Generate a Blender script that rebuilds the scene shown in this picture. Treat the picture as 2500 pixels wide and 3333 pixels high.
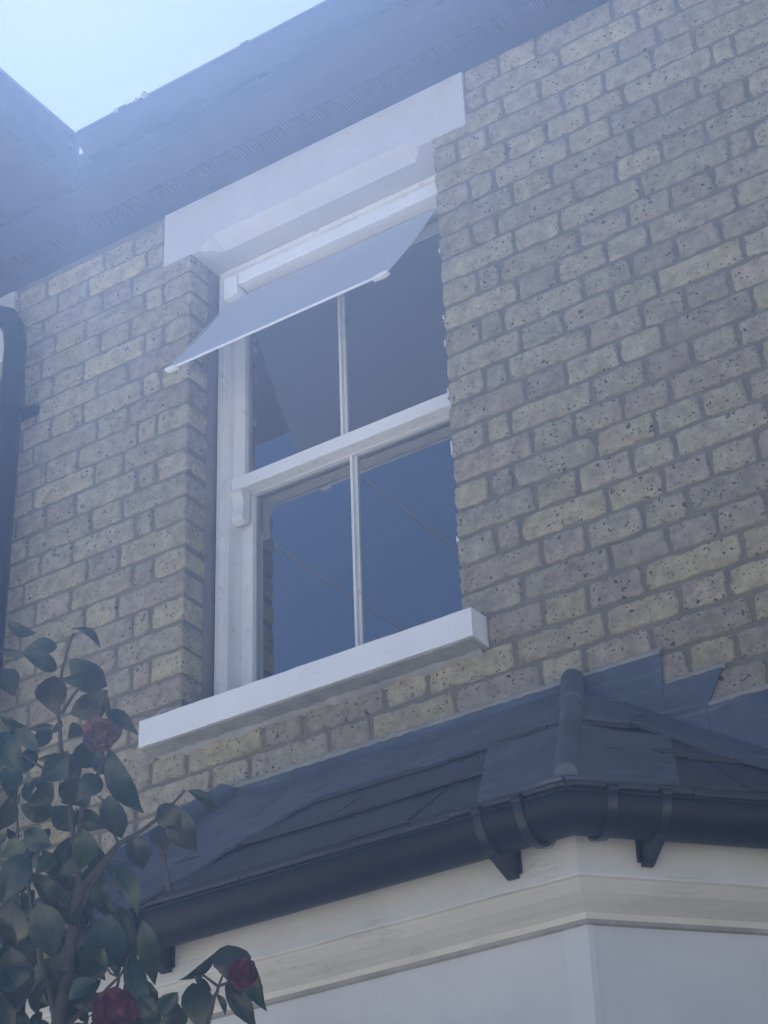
import bpy, bmesh, math, random
from mathutils import Vector, Matrix
from mathutils.geometry import tessellate_polygon
random.seed(7)
V = Vector
# ------------------------------------------------------------------ camera / light / world
# metres; the right-hand jamb of the upstairs window is x = 0, the brick face is y = 0
# (street side is -y), the ground lies 4.2 m below z = 0
GROUND = -4.2
sc = bpy.context.scene
for o in list(bpy.data.objects): bpy.data.objects.remove(o)
YAW, PITCH, ROLL, F = -0.5612, 0.5612, -0.0393, 6495.0
CAM = V((1.9579, -3.4274, -2.6967))
fw = V((math.sin(YAW)*math.cos(PITCH), math.cos(YAW)*math.cos(PITCH), math.sin(PITCH)))
rt0 = V((math.cos(YAW), -math.sin(YAW), 0)); up0 = rt0.cross(fw)
rt = rt0*math.cos(ROLL) + up0*math.sin(ROLL); up = -rt0*math.sin(ROLL) + up0*math.cos(ROLL)
cam = bpy.data.cameras.new('camera'); cam_o = bpy.data.objects.new('camera', cam)
sc.collection.objects.link(cam_o); sc.camera = cam_o
cam.sensor_fit = 'HORIZONTAL'; cam.sensor_width = 36; cam.lens = 36*F/2500
cam.clip_start = 0.05; cam.clip_end = 3000
cam_o.matrix_world = Matrix(((rt.x, up.x, -fw.x, CAM.x), (rt.y, up.y, -fw.y, CAM.y), (rt.z, up.z, -fw.z, CAM.z), (0, 0, 0, 1)))

SE, SA = math.radians(53), math.radians(46)
SUN = V((-math.sin(SA)*math.cos(SE), math.cos(SA)*math.cos(SE), math.sin(SE)))          # towards the sun, just over the eaves
el = math.asin(SUN.z); az = math.atan2(SUN.x, SUN.y)
sc.world = bpy.data.worlds.new('World'); sc.world.use_nodes = True
wn = sc.world.node_tree.nodes; wl = sc.world.node_tree.links
for n in list(wn): wn.remove(n)
sky = wn.new('ShaderNodeTexSky'); sky.sky_type = 'NISHITA'; sky.sun_disc = False
sky.sun_elevation = el; sky.sun_rotation = az; sky.air_density = .6; sky.dust_density = 0.15; sky.ozone_density = 2.8
bg = wn.new('ShaderNodeBackground'); bg.inputs[1].default_value = 0.074
wo = wn.new('ShaderNodeOutputWorld'); wl.new(sky.outputs[0], bg.inputs[0]); wl.new(bg.outputs[0], wo.inputs[0])
sun = bpy.data.lights.new('sun', 'SUN'); sun.energy = 5.0; sun.angle = math.radians(0.53); sun.color = (1, 0.96, 0.90)
sun_o = bpy.data.objects.new('sun', sun); sc.collection.objects.link(sun_o)
sun_o.rotation_euler = (-SUN).to_track_quat('-Z', 'Y').to_euler(); sun_o.location = SUN*30
sc.view_settings.view_transform = 'Standard'; sc.view_settings.look = 'None'
sc.view_settings.gamma = 1; sc.view_settings.use_curve_mapping = False
sc.view_settings.exposure = 1.05
GLARE_DENSITY = 0.0165  # density of the added air volume that imitates lens glare

# ------------------------------------------------------------------ helpers
def ray(px, py):                      # direction seen at a pixel of the 2500 x 3333 photograph
    return ((px-1250)*rt - (py-1666.5)*up + F*fw).normalized()
def on_plane(px, py, p0, n):
    d = ray(px, py); return CAM + d*(n.dot(p0-CAM)/n.dot(d))
def link(name, me, parent=None):
    o = bpy.data.objects.new(name, me); sc.collection.objects.link(o)
    if parent: o.parent = parent
    return o
def tag(o, label=None, cat=None, group=None, kind=None):
    if label: o['label'] = label
    if cat: o['category'] = cat
    if group: o['group'] = group
    if kind: o['kind'] = kind
    return o
def thing(name, label, cat, loc=(0, 0, 0), group=None):
    o = bpy.data.objects.new(name, None); sc.collection.objects.link(o); o.location = loc; o.empty_display_size = .1
    return tag(o, label, cat, group)
class MB:
    def __init__(s): s.v = []; s.f = []; s.c = []; s.sm = []
    def add(s, vs, fs, col=None, smooth=False):
        b = len(s.v); s.v += [tuple(p) for p in vs]
        for f in fs: s.f.append([b+i for i in f]); s.c.append(col); s.sm.append(smooth)
    def box(s, a, b, col=None):
        x0, y0, z0 = a; x1, y1, z1 = b
        vs = [(x, y, z) for x in (x0, x1) for y in (y0, y1) for z in (z0, z1)]
        s.add(vs, [(0, 1, 3, 2), (4, 6, 7, 5), (0, 4, 5, 1), (2, 3, 7, 6), (0, 2, 6, 4), (1, 5, 7, 3)], col)
    def prism(s, poly, off, col=None, smooth=False):      # poly: 3D points, extruded by vector off
        n = len(poly); p = [V(q) for q in poly]; q = [a+V(off) for a in p]
        s.add(p+q, [list(range(n)), list(range(2*n-1, n-1, -1))], col)
        s.add(p+q, [(i, i+n, (i+1) % n+n, (i+1) % n) for i in range(n)], col, smooth)
    def tube(s, pts, rad, seg=12, cap=True, col=None, smooth=True):
        pts = [V(p) for p in pts]; rad = rad if isinstance(rad, (list, tuple)) else [rad]*len(pts)
        t0 = (pts[1]-pts[0]).normalized(); u = t0.orthogonal().normalized(); vs = []; k = len(pts)
        for i, p in enumerate(pts):
            t = (pts[min(i+1, k-1)]-pts[max(i-1, 0)]).normalized()
            u = (u-t*u.dot(t)).normalized(); w = t.cross(u)
            vs += [p+(u*math.cos(2*math.pi*j/seg)+w*math.sin(2*math.pi*j/seg))*rad[i] for j in range(seg)]
        s.add(vs, [(i*seg+j, i*seg+(j+1) % seg, (i+1)*seg+(j+1) % seg, (i+1)*seg+j) for i in range(k-1) for j in range(seg)], col, smooth)
        if cap: s.add(vs[:seg], [list(range(seg-1, -1, -1))], col); s.add(vs[-seg:], [list(range(seg))], col)
    def grid(s, rows, col=None, smooth=False, closed=False):
        n = len(rows[0]); vs = [p for r in rows for p in r]; m = n if closed else n-1
        s.add(vs, [(i*n+j, i*n+(j+1) % n, (i+1)*n+(j+1) % n, (i+1)*n+j) for i in range(len(rows)-1) for j in range(m)], col, smooth)
    def build(s, name, mat, parent=None, bevel=0, fix=True):
        me = bpy.data.meshes.new(name); me.from_pydata(s.v, [], s.f)
        me.polygons.foreach_set('use_smooth', s.sm)
        if any(c is not None for c in s.c):
            at = me.color_attributes.new('tint', 'FLOAT_COLOR', 'CORNER')
            for p, c in zip(me.polygons, s.c):
                c = c or (1, 1, 1, 1)
                for li in p.loop_indices: at.data[li].color = c
        me.materials.append(mat)
        if fix:
            bm = bmesh.new(); bm.from_mesh(me); bmesh.ops.recalc_face_normals(bm, faces=bm.faces[:]); bm.to_mesh(me); bm.free()
        me.update()
        o = link(name, me, parent)
        if bevel:
            b = o.modifiers.new('bevel', 'BEVEL'); b.width = bevel; b.segments = 2; b.limit_method = 'ANGLE'; b.angle_limit = math.radians(40)
        return o

# ------------------------------------------------------------------ materials
def new_mat(name):
    m = bpy.data.materials.new(name); m.use_nodes = True; nt = m.node_tree
    b = nt.nodes['Principled BSDF']; return m, nt, b
def N(nt, t, **k):
    n = nt.nodes.new(t)
    for a, v in k.items():
        if a.startswith('i_'):
            key = a[2:]; key = int(key) if key.isdigit() else key.replace('_', ' '); n.inputs[key].default_value = v
        else: setattr(n, a, v)
    return n
def L(nt, a, b): nt.links.new(a, b)
def coords(nt, scale=(1, 1, 1), rot=(0, 0, 0)):
    tc = N(nt, 'ShaderNodeTexCoord'); mp = N(nt, 'ShaderNodeMapping'); mp.inputs['Scale'].default_value = scale; mp.inputs['Rotation'].default_value = rot
    L(nt, tc.outputs['Object'], mp.inputs[0]); return mp.outputs[0]
def ramp(nt, src, stops):
    r = N(nt, 'ShaderNodeValToRGB'); e = r.color_ramp.elements
    while len(e) < len(stops): e.new(0.5)
    for i, (p, c) in enumerate(stops): e[i].position = p; e[i].color = (c[0], c[1], c[2], 1) if isinstance(c, (tuple, list)) else (c, c, c, 1)
    L(nt, src, r.inputs[0]); return r.outputs[0]
def mix(nt, mode, fac, a, b):
    m = N(nt, 'ShaderNodeMix', data_type='RGBA', blend_type=mode)
    for inp, v in ((m.inputs[0], fac), (m.inputs[6], a), (m.inputs[7], b)):
        if isinstance(v, (int, float)): inp.default_value = v
        elif isinstance(v, tuple): inp.default_value = (*v[:3], 1)
        else: L(nt, v, inp)
    return m.outputs[2]
def bump(nt, b, h, strength, dist, prev=None):
    bp = N(nt, 'ShaderNodeBump'); bp.inputs['Strength'].default_value = strength; bp.inputs['Distance'].default_value = dist
    L(nt, h, bp.inputs['Height'])
    if prev is not None: L(nt, prev, bp.inputs['Normal'])
    L(nt, bp.outputs[0], b.inputs['Normal']); return bp.outputs[0]
def noise(nt, co, scale, detail=4, rough=.55, dim='3D'):
    n = N(nt, 'ShaderNodeTexNoise', noise_dimensions=dim); n.inputs['Scale'].default_value = scale; n.inputs['Detail'].default_value = detail; n.inputs['Roughness'].default_value = rough
    L(nt, co, n.inputs['Vector']); return n.outputs[0]

def brick_material():
    m, nt, b = new_mat('stock_brick')
    co = coords(nt); at = N(nt, 'ShaderNodeVertexColor', layer_name='tint')
    mott = noise(nt, co, 26, 5, .65)
    c = mix(nt, 'MULTIPLY', 1.0, at.outputs[0], ramp(nt, mott, [(0.28, .60), (.5, .98), (.72, 1.30)]))
    pale = noise(nt, co, 61, 3, .6)
    c = mix(nt, 'MIX', ramp(nt, pale, [(.60, 0.0), (.72, .45)]), c, (.44, .40, .31))
    red = noise(nt, co, 9, 3, .5)
    c = mix(nt, 'MIX', ramp(nt, red, [(.55, 0.0), (.7, .35)]), c, (.30, .225, .19))
    # open pits: warped cells, each with its own size
    wv = N(nt, 'ShaderNodeTexNoise'); wv.inputs['Scale'].default_value = 45; wv.inputs['Detail'].default_value = 2
    L(nt, co, wv.inputs['Vector'])
    warp = mix(nt, 'LINEAR_LIGHT', .012, co, wv.outputs[1])
    pits = None; h = None
    for sc_, lo, keep in ((72, .27, .66), (150, .32, .52)):
        vo = N(nt, 'ShaderNodeTexVoronoi'); vo.inputs['Scale'].default_value = sc_; L(nt, warp, vo.inputs['Vector'])
        sx = N(nt, 'ShaderNodeSeparateColor'); L(nt, vo.outputs['Color'], sx.inputs[0])
        th = N(nt, 'ShaderNodeMapRange'); th.inputs[1].default_value = keep; th.inputs[2].default_value = 1; th.inputs[3].default_value = 0; th.inputs[4].default_value = lo*1.5
        L(nt, sx.outputs[0], th.inputs[0])
        d = N(nt, 'ShaderNodeMath', operation='SUBTRACT'); L(nt, th.outputs[0], d.inputs[0]); L(nt, vo.outputs['Distance'], d.inputs[1])
        s = N(nt, 'ShaderNodeMapRange'); s.inputs[1].default_value = 0; s.inputs[2].default_value = .12; L(nt, d.outputs[0], s.inputs[0])
        if pits is None: pits = s.outputs[0]
        else:
            mx = N(nt, 'ShaderNodeMath', operation='MAXIMUM'); L(nt, pits, mx.inputs[0]); L(nt, s.outputs[0], mx.inputs[1]); pits = mx.outputs[0]
    clus = ramp(nt, noise(nt, co, 13, 2, .5), [(.36, .25), (.52, 1.0)])
    pm = N(nt, 'ShaderNodeMath', operation='MULTIPLY'); L(nt, pits, pm.inputs[0]); L(nt, clus, pm.inputs[1])
    c = mix(nt, 'MIX', pm.outputs[0], c, (.085, .078, .07))
    L(nt, c, b.inputs['Base Color']); b.inputs['Roughness'].default_value = .92; b.inputs['Specular IOR Level'].default_value = .2
    inv = N(nt, 'ShaderNodeMath', operation='SUBTRACT'); inv.inputs[0].default_value = 1; L(nt, pm.outputs[0], inv.inputs[1])
    p = bump(nt, b, inv.outputs[0], .9, .004)
    p = bump(nt, b, noise(nt, co, 70, 6, .7), .8, .004, p)
    bump(nt, b, noise(nt, co, 420, 3, .6), .5, .0012, p)
    return m
def plain(name, col, rough=.6, var=.15, vscale=8, bumps=((60, .3, .002),), spec=.4, metal=0, stretch=(1, 1, 1), dirt=None, coat=0):
    m, nt, b = new_mat(name); co = coords(nt, stretch)
    n = noise(nt, co, vscale, 5, .6)
    c = mix(nt, 'MULTIPLY', 1.0, col, ramp(nt, n, [(.3, 1-var), (.7, 1+var*.6)]))
    if dirt:
        dn = noise(nt, co, dirt[1], 6, .7)
        c = mix(nt, 'MIX', ramp(nt, dn, [(dirt[2], 0.0), (dirt[2]+.12, dirt[3])]), c, dirt[0])
    L(nt, c, b.inputs['Base Color']); b.inputs['Roughness'].default_value = rough; b.inputs['Specular IOR Level'].default_value = spec
    b.inputs['Metallic'].default_value = metal; b.inputs['Coat Weight'].default_value = coat
    p = None
    for s, st, d in bumps: p = bump(nt, b, noise(nt, co, s, 4, .6), st, d, p)
    return m
M = {}
M['brick'] = brick_material()
M['mortar'] = plain('mortar', (.205, .182, .138), .95, .22, 14, ((90, .8, .004), (400, .6, .001)), .1)
M['pointing'] = plain('pointing', (.34, .33, .28), .95, .2, 20, ((60, .8, .004), (300, .6, .001)), .1)
M['white'] = plain('white_gloss_paint', (.86, .86, .86), .42, .06, 6, ((22, .5, .003), (160, .35, .0006)), .45, dirt=((.40, .38, .33), 26, .63, .6))
M['white_old'] = plain('white_worn_paint', (.80, .79, .77), .5, .08, 9, ((30, .5, .003), (120, .5, .001)), .4, dirt=((.33, .31, .27), 30, .60, .7))
M['masonry'] = plain('masonry_paint', (.59, .595, .60), .8, .10, 3, ((14, .7, .006), (140, .45, .001)), .25, dirt=((.30, .30, .28), 34, .68, .6))
M['strip'] = plain('masonry_paint_strip', (.61, .62, .63), .8, .06, 3, ((18, .5, .004), (140, .35, .001)), .25, dirt=((.42, .42, .40), 40, .71, .6))
M['under'] = plain('bare_stone_and_bead_shade', (.36, .35, .32), .95, .25, 12, ((40, .8, .004),), .1)  # bare stone below the sill; also paints the cornice bead's shadow
def cream_material():
    m, nt, b = new_mat('cream_cracked_paint'); co = coords(nt)
    n = noise(nt, co, 5, 5, .6)
    c = mix(nt, 'MULTIPLY', 1.0, (.64, .62, .555), ramp(nt, n, [(.3, .94), (.7, 1.04)]))
    co2 = coords(nt, (4, 4, 60)); cr = noise(nt, co2, 1.5, 9, .8)
    crack = ramp(nt, cr, [(.492, 0.0), (.5, .8), (.508, 0.0)])
    wh = ramp(nt, noise(nt, co, 6, 3, .5), [(.52, 0.0), (.66, .55)])
    k = N(nt, 'ShaderNodeMath', operation='MULTIPLY'); L(nt, crack, k.inputs[0]); L(nt, wh, k.inputs[1])
    c = mix(nt, 'MIX', k.outputs[0], c, (.22, .20, .17))
    L(nt, c, b.inputs['Base Color']); b.inputs['Roughness'].default_value = .6
    i = N(nt, 'ShaderNodeMath', operation='SUBTRACT'); i.inputs[0].default_value = 1; L(nt, k.outputs[0], i.inputs[1])
    p = bump(nt, b, i.outputs[0], .6, .002); bump(nt, b, noise(nt, co, 45, 5, .6), .4, .003, p)
    return m
M['cream'] = cream_material()
M['slate'] = plain('slate', (.050, .053, .063), .55, .25, 7, ((35, .35, .003), (200, .3, .0006)), .4)
def lead_material():
    m, nt, b = new_mat('lead_sheet'); co = coords(nt)
    n = noise(nt, co, 6, 5, .6)
    c = mix(nt, 'MULTIPLY', 1.0, (.098, .116, .142), ramp(nt, n, [(.3, .75), (.7, 1.25)]))
    st = noise(nt, coords(nt, (3, 3, 40), (0, 0, 0)), 1.5, 5, .6)
    c = mix(nt, 'MIX', ramp(nt, st, [(.56, 0.0), (.68, .35)]), c, (.27, .29, .31))
    L(nt, c, b.inputs['Base Color']); b.inputs['Roughness'].default_value = .5; b.inputs['Metallic'].default_value = .25
    p = bump(nt, b, noise(nt, co, 9, 3, .5), .6, .012); bump(nt, b, noise(nt, co, 60, 4, .6), .3, .002, p)
    return m
M['lead'] = lead_material()
M['pvc'] = plain('black_pvc', (.005, .005, .007), .42, .2, 12, ((12, .15, .004),), .2)
M['pvc_clip'] = plain('black_pvc_clip', (.006, .006, .008), .3, .2, 20, ((30, .3, .002),), .55)
M['eaves'] = plain('dark_eaves_board', (.030, .031, .036), .45, .2, 10, ((30, .2, .001),), .4)
M['vent'] = plain('grey_vent_comb', (.06, .06, .062), .5, .1, 10, ((30, .2, .001),), .4)
M['tile'] = plain('roof_slate', (.07, .07, .08), .7, .25, 6)
M['ground'] = plain('garden_paving', (.56, .535, .48), .9, .2, 1.5)
M['plaster'] = plain('room_plaster', (.42, .42, .42), .9, .05, 2)
M['shade'] = plain('paper_lampshade', (.62, .62, .60), .8, .05, 5)
M['bark'] = plain('camellia_bark', (.085, .075, .065), .85, .3, 40, ((120, .6, .002),), .2)
M['cable'] = plain('black_cable', (.02, .02, .02), .6, .05, 5)
M['moss'] = plain('dry_moss', (.40, .40, .34), .95, .4, 60, ((150, .9, .003),), .1)
def fabric_material():
    m, nt, b = new_mat('white_awning_fabric'); co = coords(nt)
    L(nt, mix(nt, 'MULTIPLY', 1.0, (.92, .93, .95), ramp(nt, noise(nt, co, 4, 4, .6), [(.3, .94), (.7, 1.03)])), b.inputs['Base Color'])
    b.inputs['Roughness'].default_value = .7
    w = N(nt, 'ShaderNodeTexWave', wave_type='BANDS', bands_direction='X'); w.inputs['Scale'].default_value = 260; L(nt, co, w.inputs[0])
    p = bump(nt, b, w.outputs[1], .12, .0004); bump(nt, b, noise(nt, co, 6, 2, .4), .3, .006, p)
    tr = N(nt, 'ShaderNodeBsdfTranslucent'); tr.inputs[0].default_value = (.8, .82, .9, 1)
    ms = N(nt, 'ShaderNodeMixShader'); ms.inputs[0].default_value = .5
    L(nt, b.outputs[0], ms.inputs[1]); L(nt, tr.outputs[0], ms.inputs[2]); L(nt, ms.outputs[0], nt.nodes['Material Output'].inputs[0])
    return m
M['fabric'] = fabric_material()
def glass_material():
    m, nt, b = new_mat('window_glass'); nt.nodes.remove(b)
    fr = N(nt, 'ShaderNodeFresnel'); fr.inputs[0].default_value = 5.0
    tr = N(nt, 'ShaderNodeBsdfTransparent'); tr.inputs[0].default_value = (.93, .95, .95, 1)
    gl = N(nt, 'ShaderNodeBsdfGlossy'); gl.inputs['Roughness'].default_value = 0.0
    bp = N(nt, 'ShaderNodeBump'); bp.inputs['Strength'].default_value = .02; bp.inputs['Distance'].default_value = .01
    L(nt, noise(nt, coords(nt), 5, 2, .4), bp.inputs['Height']); L(nt, bp.outputs[0], gl.inputs['Normal'])
    ms = N(nt, 'ShaderNodeMixShader'); L(nt, fr.outputs[0], ms.inputs[0]); L(nt, tr.outputs[0], ms.inputs[1]); L(nt, gl.outputs[0], ms.inputs[2])
    L(nt, ms.outputs[0], nt.nodes['Material Output'].inputs[0]); return m
M['glass'] = glass_material()
def leaf_material():
    m, nt, b = new_mat('camellia_leaf'); co = coords(nt)
    at = N(nt, 'ShaderNodeVertexColor', layer_name='tint')
    c = mix(nt, 'MULTIPLY', 1.0, at.outputs[0], ramp(nt, noise(nt, co, 30, 4, .6), [(.3, .8), (.7, 1.2)]))
    L(nt, c, b.inputs['Base Color']); b.inputs['Roughness'].default_value = .24; b.inputs['Specular IOR Level'].default_value = .6
    bump(nt, b, noise(nt, co, 45, 3, .5), .45, .004)
    tr = N(nt, 'ShaderNodeBsdfTranslucent'); L(nt, mix(nt, 'MULTIPLY', 1.0, c, (1.2, 1.6, .5)), tr.inputs[0])
    ms = N(nt, 'ShaderNodeMixShader'); ms.inputs[0].default_value = .22
    L(nt, b.outputs[0], ms.inputs[1]); L(nt, tr.outputs[0], ms.inputs[2]); L(nt, ms.outputs[0], nt.nodes['Material Output'].inputs[0])
    return m
M['leaf'] = leaf_material()
def petal_material(name, col):
    m, nt, b = new_mat(name); co = coords(nt)
    L(nt, mix(nt, 'MULTIPLY', 1.0, col, ramp(nt, noise(nt, co, 55, 4, .6), [(.3, .6), (.7, 1.3)])), b.inputs['Base Color'])
    b.inputs['Roughness'].default_value = .6; return m
M['petal'] = petal_material('faded_pink_petals', (.19, .105, .11)); M['petal2'] = petal_material('crimson_petals', (.12, .022, .038))

# ------------------------------------------------------------------ setting
g = MB(); S = 60
g.add([(-S, -S, GROUND), (S, -S, GROUND), (S, S, GROUND), (-S, S, GROUND)], [(0, 1, 2, 3)])
tag(g.build('ground', M['ground'], fix=False), 'pale paved front garden below the house', 'ground', kind='structure')

# ------------------------------------------------------------------ the house
house = thing('terraced_house', 'yellow stock brick house with white sash window above a bay', 'house', (0, 0, GROUND))
def part(mb, name, mat, parent=house, bevel=0, fix=True):
    o = mb.build(name, M[mat] if isinstance(mat, str) else mat, parent, bevel, fix)
    if parent is house: o.location = (0, 0, -GROUND)
    return o
def sub(mb, name, mat, parent, bevel=0, fix=True): return mb.build(name, M[mat], parent, bevel, fix)
WL, WR, SILL, HEAD = -.803, 0.0, -.527, .935        # window opening
EAVE = 1.125
XL, XR = -3.8, 3.2

mw = MB()                                            # mortar body of the wall, 4 mm behind the brick faces
def slab(x0, x1, z0, z1): mw.box((x0, .005, z0), (x1, .33, z1))
slab(XL, WL-.004, GROUND, HEAD-.004); slab(WR+.004, XR, GROUND, HEAD-.004); slab(XL, -.900, HEAD-.004, EAVE); slab(.102, XR, HEAD-.004, EAVE)
slab(WL-.004, WR+.004, GROUND, SILL-.004); mw.box((-.902, .26, HEAD+.004), (.104, .33, EAVE))
part(mw, 'mortar_joints', 'mortar')

TINTS = [(.39, .345, .25), (.375, .335, .25), (.405, .36, .25), (.36, .325, .25), (.38, .33, .25), (.39, .355, .265), (.365, .33, .255), (.42, .37, .25), (.36, .31, .24), (.35, .312, .245), (.355, .305, .245)]
def brick(mb, x0, x1, z0, z1, deep=.02, tint=None, rough=1.0, y0=0.0, crop=None):
    tint = tint or random.choice(TINTS); k = random.uniform(.80, 1.02)
    
    col = (tint[0]*k*1.03, tint[1]*k, tint[2]*k*.93, 1)
    w, h = x1-x0, z1-z0; cx, cz = (x0+x1)/2, (z0+z1)/2
    r = min(h*.28, random.uniform(.003, .0095)); pts = []
    def seg(a, b, n):
        for i in range(n): pts.append((a[0]+(b[0]-a[0])*i/n, a[1]+(b[1]-a[1])*i/n))
    rr = [min(h*.4, max(.004, r*random.uniform(.5, 1.7))) for _ in range(4)]
    nx = max(3, int(w/.017)); nz = 4
    seg((x0+rr[0], z0), (x1-rr[1], z0), nx); pts.append((x1-rr[1]*.3, z0+rr[1]*.3))
    seg((x1, z0+rr[1]), (x1, z1-rr[2]), nz); pts.append((x1-rr[2]*.3, z1-rr[2]*.3))
    seg((x1-rr[2], z1), (x0+rr[3], z1), nx); pts.append((x0+rr[3]*.3, z1-rr[3]*.3))
    seg((x0, z1-rr[3]), (x0, z0+rr[0]), nz); pts.append((x0+rr[0]*.3, z0+rr[0]*.3))
    j = .0019*rough; ph = random.uniform(0, 50); out = []
    for i, (x, z) in enumerate(pts):
        a = math.atan2(z-cz, x-cx)
        s = math.sin(i*1.1+ph)*.0013*rough + random.uniform(-j, j)
        out.append((x+s*math.cos(a)+random.uniform(-j, j)*.4, z+s*math.sin(a)*1.4))
    if crop: out = [(min(max(x, crop[0]), crop[1]), min(max(z, crop[2]), crop[3])) for x, z in out]
    tl = random.uniform(-.0012, .0012); tb = random.uniform(-.0012, .0012); n = len(out)
    def loop(ins, y):
        r_ = []
        for x, z in out:
            fx = (w/2-ins)/(w/2); fz = (h/2-ins)/(h/2)
            X = cx+(x-cx)*fx; Z = cz+(z-cz)*fz
            r_.append((X, y0+y+tl*(X-cx)/(w/2)+tb*(Z-cz)/(h/2), Z))
        return r_
    rows = [loop(0, deep), loop(0, .0035), loop(.0012, .0008), loop(.0045, -.0012)]
    vs = [p for r_ in rows for p in r_]
    fs = [(i*n+q, i*n+(q+1) % n, (i+1)*n+(q+1) % n, (i+1)*n+q) for i in range(3) for q in range(n)]
    mb.add(vs, fs, col, True); mb.add(rows[-1], [list(range(n))], col, True)

MEAS = {(0, 8): [0.219, 0.332, 0.557, 0.79, 0.863], (0, 7): [0.095, 0.169, 0.391, 0.505, 0.628, 0.746], (0, 6): [0.213, 0.343, 0.563, 0.795, 0.856], (0, 5): [0.102, 0.166, 0.388, 0.521, 0.634, 0.747], (0, 4): [0.211, 0.322, 0.455, 0.567, 0.794], (0, 3): [0.098, 0.165, 0.385, 0.515, 0.63, 0.743], (0, 2): [0.208, 0.323, 0.457, 0.572, 0.79], (0, 1): [0.102, 0.167, 0.385, 0.525, 0.635, 0.747], (0, 0): [0.21, 0.318, 0.458, 0.568, 0.793], (0, -1): [0.096, 0.162, 0.38, 0.518, 0.633, 0.746], (0, -2): [0.216, 0.324, 0.451, 0.569, .79], (0, -3): [0.094, 0.159, 0.374, 0.523, 0.636, 0.75], (0, -4): [0.21, 0.321, 0.457, 0.563, .785], (0, -5): [0.102, 0.167, 0.388, 0.525, 0.639, 0.748], (0, -6): [0.215, 0.327, 0.468, 0.577, .80], (0, -7): [0.159, 0.379, 0.519, 0.634, 0.75], (0, -8): [0.071, 0.205, 0.316, 0.453, 0.681], (0, -9): [-.10, 0.129, 0.351, 0.529, 0.639], (0, -10): [-0.03, 0.186, 0.294, 0.455, 0.684], (0, -11): [.08, .30, .415, 0.53, 0.637, .86], (0, -12): [-.03, .19, .30, .47, 0.695], (0, 11): [.07, .162, 0.387, 0.503, 0.639, 0.753], (0, 10): [.215, .33, 0.446, 0.55, 0.791, 0.849], (0, 9): [.098, 0.171, 0.387, 0.505, 0.634, 0.742],
(1, 9): [-1.19, -0.966, -0.899], (1, 8): [-1.36, -1.133, -1.021], (1, 7): [-1.30, -1.181, -0.968, -0.903], (1, 6): [-1.36, -1.125, -1.015], (1, 5): [-1.307, -1.19, -0.978, -0.911], (1, 4): [-1.35, -1.126, -1.022], (1, 3): [-1.296, -1.19, -0.974, -0.907], (1, 2): [-1.359, -1.128, -1.022], (1, 1): [-1.304, -1.19, -0.971, -0.913], (1, 0): [-1.36, -1.135, -1.023], (1, -1): [-1.311, -1.187, -0.975, -0.908], (1, -2): [-1.36, -1.134, -1.023], (1, -3): [-1.30, -1.19, -0.97, -0.91], (1, -4): [-1.355, -1.13, -1.02], (1, -5): [-1.31, -1.19, -0.966, -0.908], (1, -6): [-1.36, -1.13, -1.02], (1, -7): [-1.3, -1.19, -.968, -.905]}
SH = [(.225, .1125), (.1125, .225)]
def extend(xs, lim, odd):
    xs = sorted(xs); k = odd
    while xs[-1] < lim: xs.append(xs[-1]+(.225 if k % 2 else .1125)+random.uniform(-.004, .004)); k += 1
    return xs
def extend_l(xs, lim, odd):
    xs = sorted(xs); k = odd
    while xs[0] > lim: xs.insert(0, xs[0]-(.225 if k % 2 else .1125)+random.uniform(-.004, .004)); k += 1
    return xs
bw = MB(); G = .0052; P = .075
n_lo = int(math.floor(GROUND/P))
def lay(xs, n, zoff, ends=(None, None), crop=None):
    z0, z1 = n*P+zoff+G, (n+1)*P+zoff-G
    for i in range(len(xs)-1):
        x0 = xs[i] + (0 if (i == 0 and ends[0] is not None) else G); x1 = xs[i+1] - (0 if (i == len(xs)-2 and ends[1] is not None) else G)
        if x1-x0 < .02: continue
        jz = random.uniform(-.0015, .0015)
        deep = .078 if ((i == 0 and ends[0]) or (i == len(xs)-2 and ends[1])) else .02
        zt = min(z1+jz, EAVE-.002)
        if zt-z0 < .015: continue
        brick(bw, x0, x1, z0+jz, zt, deep)
for n in range(n_lo, 15):
    ztop = (n+1)*P
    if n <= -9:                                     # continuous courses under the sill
        base = MEAS.get((0, n)) or [(.10 if n % 2 else .045)+random.uniform(-.02, .02)]
        lay(extend_l(extend(base, XR, n), XL+.1, n+1), n, 0); continue
    base = MEAS.get((0, n)) or ([.098, .165, .39] if n % 2 else [.213, .325, .55])
    if n <= 12:
        x_start = WR if n >= -7 else .064
        xs = [x_start]+[x for x in extend(base, XR, n) if x > x_start+.03]
        lay(xs, n, 0, ends=(n >= -7, None))
        b2 = MEAS.get((1, n)) or ([-1.19, -.97, -.905] if n % 2 else [-1.13, -1.02])
        x_end = WL if n >= -7 else -.882
        xs = [x for x in extend_l(b2, XL+.1, n+1) if x < x_end-.03]+[x_end]
        lay(xs, n, -.02 if n >= -7 else -.02, ends=(None, n >= -7))
    else:                                           # beside the lintel
        xs = [.105]+[x for x in extend(base, XR, n) if x > .14]; lay(xs, n, 0)
        xs = [x for x in extend_l([-1.19, -.97] if n % 2 else [-1.13, -1.02], XL+.1, n+1) if x < -.94]+[-.902]; lay(xs, n, -.02)
wall = part(bw, 'brick_wall', 'brick')
# bricks turned into the window reveals are part of the corner bricks; behind them a rendered strip
M['reveal'] = plain('pinkish_reveal_render', (.23, .20, .18), .95, .2, 12, ((50, .7, .003),), .1)
rv = MB(); rv.box((WL-.003, .079, SILL), (WL+.0005, .30, HEAD)); part(rv, 'reveal_render', 'reveal')
rv = MB(); rv.box((WR-.0005, .079, SILL), (WR+.003, .30, HEAD)); part(rv, 'reveal_render', 'reveal')
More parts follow.
